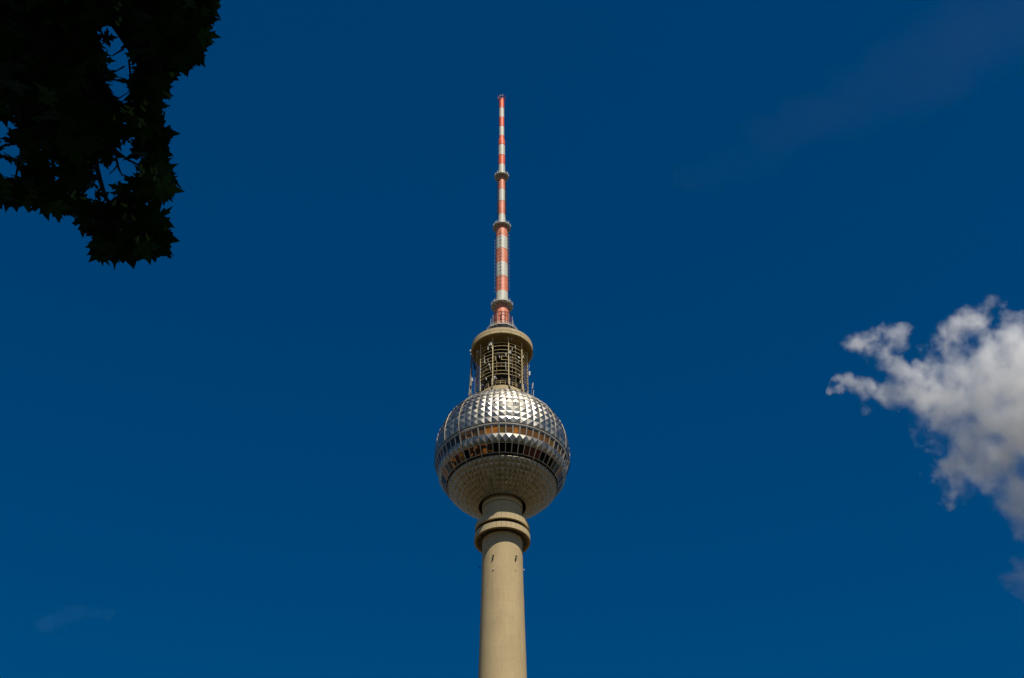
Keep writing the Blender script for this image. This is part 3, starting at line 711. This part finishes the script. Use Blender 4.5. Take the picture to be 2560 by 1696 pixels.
D_OUT = signed(OUT); D_HOLE = np.full(gx.shape, 1e9)
for h in HOLES: D_HOLE = np.minimum(D_HOLE, -signed(h))
def look(Dm, x, y, default):
    i = ((x - GX0) / GS).astype(int); j = ((y - GY0) / GS).astype(int)
    ok = (i >= 0) & (j >= 0) & (i < Dm.shape[1]) & (j < Dm.shape[0])
    return np.where(ok, Dm[np.clip(j, 0, Dm.shape[0] - 1), np.clip(i, 0, Dm.shape[1] - 1)], default)
def ok_leaf(P, strict, mo=0.0, mh=0.0):
    x, y, z = proj_np(P)
    if z.max() > -0.3: return z.min() > 0.3
    if x.max() < -15 or y.max() < -15 or x.min() > W + 15 or y.min() > H + 15: return True      # outside the picture
    bad = (look(D_OUT, x, y, -99) < mo) | (look(D_HOLE, x, y, 99) < mh)
    return bad.sum() <= strict
leafs = []
def try_leaf(c, strict=3, lo=.10, hi=.16, tl=.45, mo=31.0, mh=5.0):
    sc = random.uniform(lo, hi)
    P = leaf_pts(c, sc, random.uniform(0, 6.283), abs(random.gauss(0, tl)), random.uniform(0, 6.283), random.uniform(.05, .5))
    if ok_leaf(P, strict, mo, mh): leafs.append(P); return True
    return False
# (a) sprays of leaves along the low branches, in depth 5.4 - 8.2 m
cnt = 0
while cnt < 2600:
    px, py = random.uniform(-60, 570), random.uniform(-60, 680)
    if not inside(OUT, px, py): continue
    if any(inside(h, px, py) for h in HOLES): continue
    d = random.triangular(5.4, 8.4, 6.6)
    c = C0 + ray(px, py) * d
    try_leaf(c, 0); cnt += 1
# (b) edge leaves: large, well separated, their lobes reaching the outline
edge = []
def badness(P):
    x, y, z = proj_np(P); fr = (x > -5) & (y > -5); a_ = np.minimum(look(D_OUT, x, y, -99), look(D_HOLE, x, y, 99))
    return float(np.clip(-a_ - 1.5, 0, 12)[fr].sum()), x, y
for (tx_, ty_) in OUT:
    if tx_ < -40 or ty_ < -40: continue
    for rep in range(2):
        best = None
        for _ in range(1300):
            sc = random.uniform(.11, .17); dd = random.uniform(5.7, 7.0); off_ = random.uniform(.35, .75) * sc * F / dd; an = random.uniform(0, 6.283)
            cx, cy = tx_ + off_ * math.cos(an), ty_ + off_ * math.sin(an)
            if not inside(OUT, cx, cy): continue
            c = C0 + ray(cx, cy) * dd
            P = leaf_pts(c, sc, random.uniform(0, 6.283), abs(random.gauss(0, .3)), random.uniform(0, 6.283), random.uniform(.05, .4))
            n_, x, y = badness(P)
            if n_ > 40: continue
            scr = float(np.min(np.hypot(x - tx_, y - ty_))) + 0.7 * n_
            if best is None or scr < best[0]: best = (scr, P, (cx, cy))
        if best: leafs.append(best[1]); edge.append(best[2])
# single leaves that stand out against the sky, each hanging face-on: (x, y, reach, direction of its tip)
right, up_, back = (R3 @ Vector(q) for q in ((1, 0, 0), (0, 1, 0), (0, 0, 1)))
for (x_, y_, s_, dg) in ((503, 38, 46, -20), (512, 85, 42, 10), (488, 128, 44, 60), (452, 152, 42, 70), (428, 186, 30, 0), (408, 225, 28, 60), (392, 266, 36, 75), (398, 330, 50, 5), (402, 385, 36, 10), (408, 424, 40, -25),
                         (412, 474, 49, 8), (400, 545, 42, 35), (404, 592, 49, 12), (400, 615, 44, 50), (330, 630, 44, 84), (250, 628, 44, 140), (285, 632, 42, 96), (362, 622, 44, 70), (20, 490, 46, 112), (62, 490, 44, 78),
                         (108, 510, 44, 72), (140, 520, 38, 78), (184, 520, 34, 50), (206, 556, 40, 95), (244, 612, 34, 170), (268, 96, 26, -10), (262, 150, 26, 5), (276, 186, 22, 20), (330, 140, 22, 200), (296, 470, 26, 200), (246, 486, 22, 0), (262, 404, 24, 80)):
    dd = random.uniform(5.5, 6.4); k_ = s_ / .82 / F * dd; an = -rad(dg)
    ey = right * math.cos(an) + up_ * math.sin(an); ex = right * math.sin(an) - up_ * math.cos(an); n_ = back
    Rm = Matrix.Rotation(random.gauss(0, .22), 3, ex) @ Matrix.Rotation(random.gauss(0, .22), 3, ey)
    ex, ey, n_ = Rm @ ex, Rm @ ey, Rm @ n_
    z_ = -random.uniform(.1, .5) * (np.abs(LC[:, 0]) ** 1.5 + .4 * (LC[:, 1] - .1) ** 2)
    jx = 1 + rng.normal(size=len(LC)) * .05
    leafs.append(np.array(C0 + ray(x_, y_) * dd) + k_ * ((LC[:, 0] * jx)[:, None] * np.array(ex) + ((LC[:, 1] - .3) * jx)[:, None] * np.array(ey) + z_[:, None] * np.array(n_)))
for h in HOLES[:16]:
    for i in range(len(h)):
        for _ in range(60):
            t_ = random.random(); ex, ey = h[i][0] + (h[i - 1][0] - h[i][0]) * t_ + random.gauss(0, 30), h[i][1] + (h[i - 1][1] - h[i][1]) * t_ + random.gauss(0, 30)
            if any((ex - a_) ** 2 + (ey - b_) ** 2 < 20 ** 2 for a_, b_ in edge): continue
            if try_leaf(C0 + ray(ex, ey) * random.uniform(5.8, 7.4), 1, .08, .13, .35, 10, -1.5): edge.append((ex, ey))
# (c) the rest of the crown above and behind the camera
cc = np.array((-3.6, 1.4, 9.6)); cr_ = np.array((5.6, 5.2, 3.9))
clumps = []
while len(clumps) < 420:
    u = rng.normal(size=3); u /= np.linalg.norm(u); r_ = rng.uniform(.35, 1) ** .5
    clumps.append((cc + u * cr_ * r_, rng.uniform(.35, .75)))
# extra out-of-view clumps, added to block the sun from the hanging sprays
while len(clumps) < 780:
    u = rng.uniform(-1, 1, 3); clumps.append((np.array((-1.7, 2.2, 10.0)) + u * np.array((3.4, 4.0, 1.7)), rng.uniform(.35, .7)))
for c, rc in clumps:
    for _ in range(46):
        try_leaf(tuple(c + rng.normal(size=3) * rc * np.array((.6, .6, .4))), 0)
nL = len(leafs); nv = len(LC)
V = np.concatenate(leafs) - np.array(TO)
tri = np.array([(0, i, i % (nv - 1) + 1) for i in range(1, nv)])
Fc = (tri[None] + (np.arange(nL) * nv)[:, None, None]).reshape(-1, 3)
me = bpy.data.meshes.new('crown'); me.vertices.add(len(V)); me.vertices.foreach_set('co', V.ravel())
me.loops.add(Fc.size); me.loops.foreach_set('vertex_index', Fc.ravel()); me.polygons.add(len(Fc)); me.polygons.foreach_set('loop_start', np.arange(0, Fc.size, 3))
me.update(); me.validate()
lv = me.attributes.new('leaf', 'FLOAT', 'FACE'); lv.data.foreach_set('value', np.repeat(rng.random(nL), nv - 1))
def leaf_mat():
    m = mat('maple_leaf', (0.035, 0.06, 0.012), 0.7, spec=0.08); t = m.node_tree; N = t.nodes; L = t.links; b = N['Principled BSDF']
    at = N.new('ShaderNodeAttribute'); at.attribute_name = 'leaf'
    cr = N.new('ShaderNodeValToRGB'); e = cr.color_ramp.elements; e[0].color = (0.006, 0.018, 0.004, 1); e[1].color = (0.035, 0.085, 0.010, 1); e[1].position = 1.0; e_ = e.new(0.8); e_.color = (0.014, 0.040, 0.007, 1)
    L.new(at.outputs['Fac'], cr.inputs[0]); L.new(cr.outputs[0], b.inputs['Base Color'])
    tr = N.new('ShaderNodeBsdfTranslucent'); tr.inputs[0].default_value = (0.035, 0.08, 0.01, 1)
    mxs = N.new('ShaderNodeMixShader'); mxs.inputs[0].default_value = 0.12
    L.new(b.outputs[0], mxs.inputs[1]); L.new(tr.outputs[0], mxs.inputs[2]); L.new(mxs.outputs[0], N['Material Output'].inputs[0]); return m
me.materials.append(leaf_mat())
cro = bpy.data.objects.new('crown', me); COL.objects.link(cro); cro.parent = TREE
print('LEAVES', nL)
# trunk, limbs and twigs
def T_(p): return Vector(p) - TO
b = MB(); b.tube([(0, 0, -.1), (.05, 0, .5), (.1, .05, 2.5), (.2, .1, 5), (.5, .15, 8), (.9, .1, 11), (1.2, 0, 13)], [.42, .30, .26, .23, .18, .11, .04], 12)
b.build('trunk', M['bark'], TREE)
def PX(px, py, d): return C0 + ray(px, py) * d
limbs = [([(-5.0, 1.7, 4.2), (-4.2, 2.6, 5.8), PX(-150, -80, 7.0), PX(60, 100, 6.9), PX(160, 290, 6.7), PX(236, 395, 6.5), PX(250, 450, 6.4), PX(262, 490, 6.35), PX(300, 560, 6.25), PX(330, 620, 6.2)], [.11, .08, .05, .035, .022, .012, .010, .009, .006, .003]),
         ([(-4.9, 1.7, 5.6), (-3.8, 2.6, 7.0), PX(120, -160, 7.6), PX(260, 20, 7.3), PX(330, 130, 7.0), PX(400, 210, 6.8), PX(380, 330, 6.6), PX(410, 420, 6.5)], [.10, .07, .045, .022, .013, .009, .006, .003]),
         ([PX(260, 20, 7.3), PX(400, 60, 7.2), PX(490, 90, 7.1), PX(530, 110, 7.1)], [.018, .012, .007, .003]),
         ([PX(60, 100, 6.9), PX(50, 260, 6.7), PX(62, 345, 6.6), PX(40, 440, 6.5), PX(60, 500, 6.4)], [.02, .012, .008, .005, .003]),
         ([PX(160, 290, 6.7), PX(240, 340, 6.6), PX(320, 400, 6.5), PX(400, 440, 6.4)], [.012, .009, .005, .003]),
         ([PX(290, 395, 6.5), PX(296, 420, 6.45), PX(306, 440, 6.4)], [.006, .005, .003]),
         ([PX(281, 140, 6.9), PX(310, 122, 6.9)], [.003, .005]), ([PX(280, 184, 6.9), PX(312, 166, 6.9)], [.003, .004]), ([PX(322, 150, 6.9), PX(330, 220, 6.85), PX(326, 280, 6.8)], [.005, .005, .003]),
         ([PX(265, 196, 6.8), PX(300, 202, 6.8), PX(335, 206, 6.8)], [.005, .004, .002]), ([PX(270, 260, 6.7), PX(300, 245, 6.7), PX(325, 228, 6.7)], [.004, .003, .002]),
         ([PX(248, 520, 6.3), PX(262, 500, 6.3), PX(270, 480, 6.3)], [.003, .004, .006]), ([PX(272, 436, 6.4), PX(286, 424, 6.4), PX(296, 410, 6.4)], [.002, .003, .004]),
         ([(-4.7, 1.6, 8.0), (-3, .5, 9.6), (-1.4, -.6, 10.8)], [.09, .06, .02]), ([(-4.9, 1.6, 6.8), (-6.5, .2, 8.6), (-8, -1, 9.8)], [.09, .06, .02]), ([(-4.6, 1.6, 9), (-5, 3.5, 10.6), (-5.4, 5, 11.2)], [.08, .05, .02]),
         ([(-4.3, 1.7, 9.6), (-2.2, 2.4, 11), (-.4, 2.6, 11.8)], [.07, .05, .02])]
for pts, rs in limbs:
    b = MB(); b.tube([T_(p) for p in pts], rs, 7); b.build('branch', M['bark'], TREE)
# winged seeds among the leaves
for px, py in ((430, 172), (420, 235), (350, 290), (365, 410), (400, 423), (372, 425), (305, 500), (330, 535), (190, 480), (355, 595), (295, 6), (300, 42), (345, 262), (300, 275)):
    c = PX(px, py, 5.35); b = MB()
    for k in range(random.randint(2, 4)):
        a = random.uniform(-2.2, -.3); u = (R3 @ Vector((math.cos(a), math.sin(a) * .7, random.uniform(-.5, .5)))).normalized()
        s = u.cross(ray(px, py)).normalized(); L_ = random.uniform(.02, .035); o_ = c + (R3 @ Vector((random.uniform(-.02, .02), random.uniform(-.02, .02), 0)))
        pts = [o_, o_ + u * L_ * .3 + s * .004, o_ + u * L_ * .8 + s * .008, o_ + u * L_, o_ + u * L_ * .7 - s * .004, o_ + u * L_ * .2 - s * .003]
        n_ = ray(px, py) * .002
        b.add([T_(p) - n_ for p in pts] + [T_(p) + n_ for p in pts], [tuple(range(6)), tuple(range(11, 5, -1))] + [(i, (i + 1) % 6, (i + 1) % 6 + 6, i + 6) for i in range(6)])
    b.build('seed_cluster', M['seed'], TREE)

# ================================================================ CLOUDS (real volumes, ~1.5 km away)
def cloud(name, blobs, dist, dens, noise_amp, nscale, label, colr=(0.92, 0.90, 0.88), g_=0.0, step=1.0, voxel=9.0, infl=1.25, soft=0.35, depthf=1.0, warp=0.0, det=6, thr=0.02, wscale=None):
    """blobs: (px, py, radius px, depth offset m, weight)"""
    k = dist / F
    cs = [(PX(x, y, dist + dz), r * k, w_) for x, y, r, dz, w_ in blobs]
    ctr = sum((c for c, _, _ in cs), Vector()) / len(cs)
    bm = bmesh.new()
    for c, r, w_ in cs:
        bmesh.ops.create_icosphere(bm, subdivisions=2, radius=r * infl, matrix=Matrix.Translation(c - ctr))
    me = bpy.data.meshes.new(name); bm.to_mesh(me); bm.free()
    o = bpy.data.objects.new(name, me); COL.objects.link(o); o.location = ctr
    rm = o.modifiers.new('union', 'REMESH'); rm.mode = 'VOXEL'; rm.voxel_size = voxel
    m = bpy.data.materials.new(name + '_vapour'); m.use_nodes = True; t = m.node_tree; N = t.nodes; L = t.links; N.clear()
    out = N.new('ShaderNodeOutputMaterial'); tc = N.new('ShaderNodeTexCoord')
    src = tc.outputs['Object']
    if warp:
        nw = N.new('ShaderNodeTexNoise'); nw.inputs['Scale'].default_value = wscale or nscale * .5; nw.inputs['Detail'].default_value = 5; nw.inputs['Roughness'].default_value = 0.62; L.new(src, nw.inputs[0])
        ma = N.new('ShaderNodeVectorMath'); ma.operation = 'MULTIPLY_ADD'; ma.inputs[1].default_value = (warp,) * 3; L.new(nw.outputs['Color'], ma.inputs[0])
        sb = N.new('ShaderNodeVectorMath'); sb.operation = 'SUBTRACT'; sb.inputs[1].default_value = (warp / 2,) * 3; L.new(src, sb.inputs[0]); L.new(sb.outputs[0], ma.inputs[2]); pos = ma.outputs[0]
    else: pos = src
    acc = None
    for c, r, w_ in cs:
        dn = N.new('ShaderNodeVectorMath'); dn.operation = 'DISTANCE'; dn.inputs[1].default_value = c - ctr; L.new(pos, dn.inputs[0])
        f = N.new('ShaderNodeMath'); f.operation = 'MULTIPLY_ADD'; f.inputs[1].default_value = -w_ / r; f.inputs[2].default_value = w_; L.new(dn.outputs['Value'], f.inputs[0])
        if acc is None: acc = f.outputs[0]
        else:
            q = N.new('ShaderNodeMath'); q.operation = 'SMOOTH_MAX'; q.inputs[2].default_value = 0.12; L.new(acc, q.inputs[0]); L.new(f.outputs[0], q.inputs[1]); acc = q.outputs[0]
    n = N.new('ShaderNodeTexNoise'); n.inputs['Scale'].default_value = nscale; n.inputs['Detail'].default_value = det; n.inputs['Roughness'].default_value = 0.62; L.new(src, n.inputs[0])
    a = N.new('ShaderNodeMath'); a.operation = 'MULTIPLY_ADD'; a.inputs[1].default_value = noise_amp; a.inputs[2].default_value = -noise_amp / 2; L.new(n.outputs[0], a.inputs[0])
    s = N.new('ShaderNodeMath'); s.operation = 'ADD'; L.new(acc, s.inputs[0]); L.new(a.outputs[0], s.inputs[1])
    mr = N.new('ShaderNodeMapRange'); mr.interpolation_type = 'SMOOTHSTEP'; mr.inputs[1].default_value = thr; mr.inputs[2].default_value = soft; mr.inputs[3].default_value = 0; mr.inputs[4].default_value = dens
    L.new(s.outputs[0], mr.inputs[0])
    pv = N.new('ShaderNodeVolumePrincipled'); pv.inputs['Color'].default_value = (*colr, 1); pv.inputs['Anisotropy'].default_value = g_
    L.new(mr.outputs[0], pv.inputs['Density']); L.new(pv.outputs[0], out.inputs['Volume'])
    try: m.cycles.volume_step_rate = step
    except Exception: pass
    o.data.materials.append(m); tag(o, label, 'cloud'); return o
def k8(x, y, r, dz=0, w_=1.0): return (2040 + x / 2.01, 720 + y / 2.01, r * 1.25 / 2.01, dz, w_ * .9)
BL = [k8(100, 530, 30, 0, .8), k8(135, 490, 38, 0), k8(185, 505, 50, 0), k8(240, 540, 58, 0), k8(290, 505, 50, 0), k8(340, 530, 58, 5), k8(400, 490, 62, 0), k8(455, 510, 66, 0), k8(400, 590, 34, 0, .5),
      k8(215, 255, 58, 0, .9), k8(265, 225, 52, 0, .9), k8(320, 205, 30, 0, .7), k8(290, 300, 52, 0, .65), k8(355, 320, 48, 0, .7), k8(400, 370, 48, 5, .85), k8(440, 430, 60), k8(430, 260, 50, 10, .5), k8(475, 245, 34, 10, .45), k8(385, 245, 36, 5, .45),
      k8(510, 480, 90), k8(560, 400, 66, 0, .8), k8(600, 540, 95, 5), k8(640, 440, 80, 10, .75), k8(640, 330, 58, 10, .5), k8(590, 310, 34, 0, .5), k8(660, 205, 52, 0, .7), k8(730, 190, 52, 0, .8), k8(800, 165, 52, 0, .8), k8(850, 140, 48, 0, .8),
      k8(870, 95, 42, 0, .35), k8(800, 260, 60, 10, .42), k8(720, 300, 60, 10, .42), k8(880, 270, 50, 10, .42), k8(700, 400, 80, 10, .6), k8(570, 650, 70, 10, .45), k8(640, 650, 90, 5, .6), k8(600, 760, 60, 10, .38), k8(680, 740, 70, 10, .45), k8(700, 560, 110, 5),
      k8(770, 430, 90, 10, .9), k8(860, 390, 90, 10), k8(930, 330, 80), k8(1000, 240, 95), k8(1080, 330, 130), k8(1190, 480, 200), k8(850, 560, 130, 0), k8(980, 480, 140), k8(860, 690, 120, 0), k8(1060, 680, 200), k8(800, 790, 90, 0), k8(720, 860, 75, 0), k8(640, 900, 55, 0, .9),
      k8(600, 950, 45, 0, .7), k8(640, 1000, 50, 0, .4), k8(690, 1020, 40, 0, .6), k8(655, 1075, 30, 0, .55), k8(740, 960, 70, 0, .5), k8(820, 900, 100, 0, .75), k8(930, 860, 120, 0, .8), k8(1000, 980, 110, 0, .62), k8(920, 1060, 70, 0, .4), k8(1060, 1100, 100, 0, .6), k8(1060, 1210, 60, 0, .5)]
cloud('cumulus_cloud', BL, 1500, 0.055, 1.6, 0.042, 'large ragged grey white cloud drifting in from the right edge', step=0.4, warp=55, wscale=.034, voxel=5, infl=1.55, soft=0.82, thr=-0.03, colr=(0.992, 0.99, 0.985), det=8)
cloud('small_cloud', [k8(1040, 1430, 75, 0, .7), k8(1090, 1480, 70, 0, .7), k8(1010, 1400, 45, 0, .5)], 1500, 0.009, 1.8, 0.045, 'small faint cloud tuft at the right edge, below the large one', step=0.4, warp=42, wscale=.045, voxel=5, infl=1.4)
CI = [(1740 + 44 * i, 452 - 22 * i + (12 if i % 2 else -10), 55 + 4.5 * i, 0, .42 + .008 * i) for i in range(20)]
cloud('cirrus_streak', CI, 2500, 0.00008, 1.3, 0.010, 'faint thin streak of high cloud in the upper right', step=1.0, voxel=25, warp=160, colr=(.95, .85, .95))
cloud('cirrus_wisp', [(115, 1560, 34, 0, .7), (145, 1548, 30, 0, .5), (172, 1535, 30, 0, .6), (200, 1531, 30, 0, .6), (235, 1533, 28, 0, .6), (270, 1538, 24, 0, .6)], 2500, 0.0003, 1.2, 0.03, 'tiny faint wisp of cloud low on the left', step=1.0, voxel=6, warp=40, colr=(.95, .88, .92))
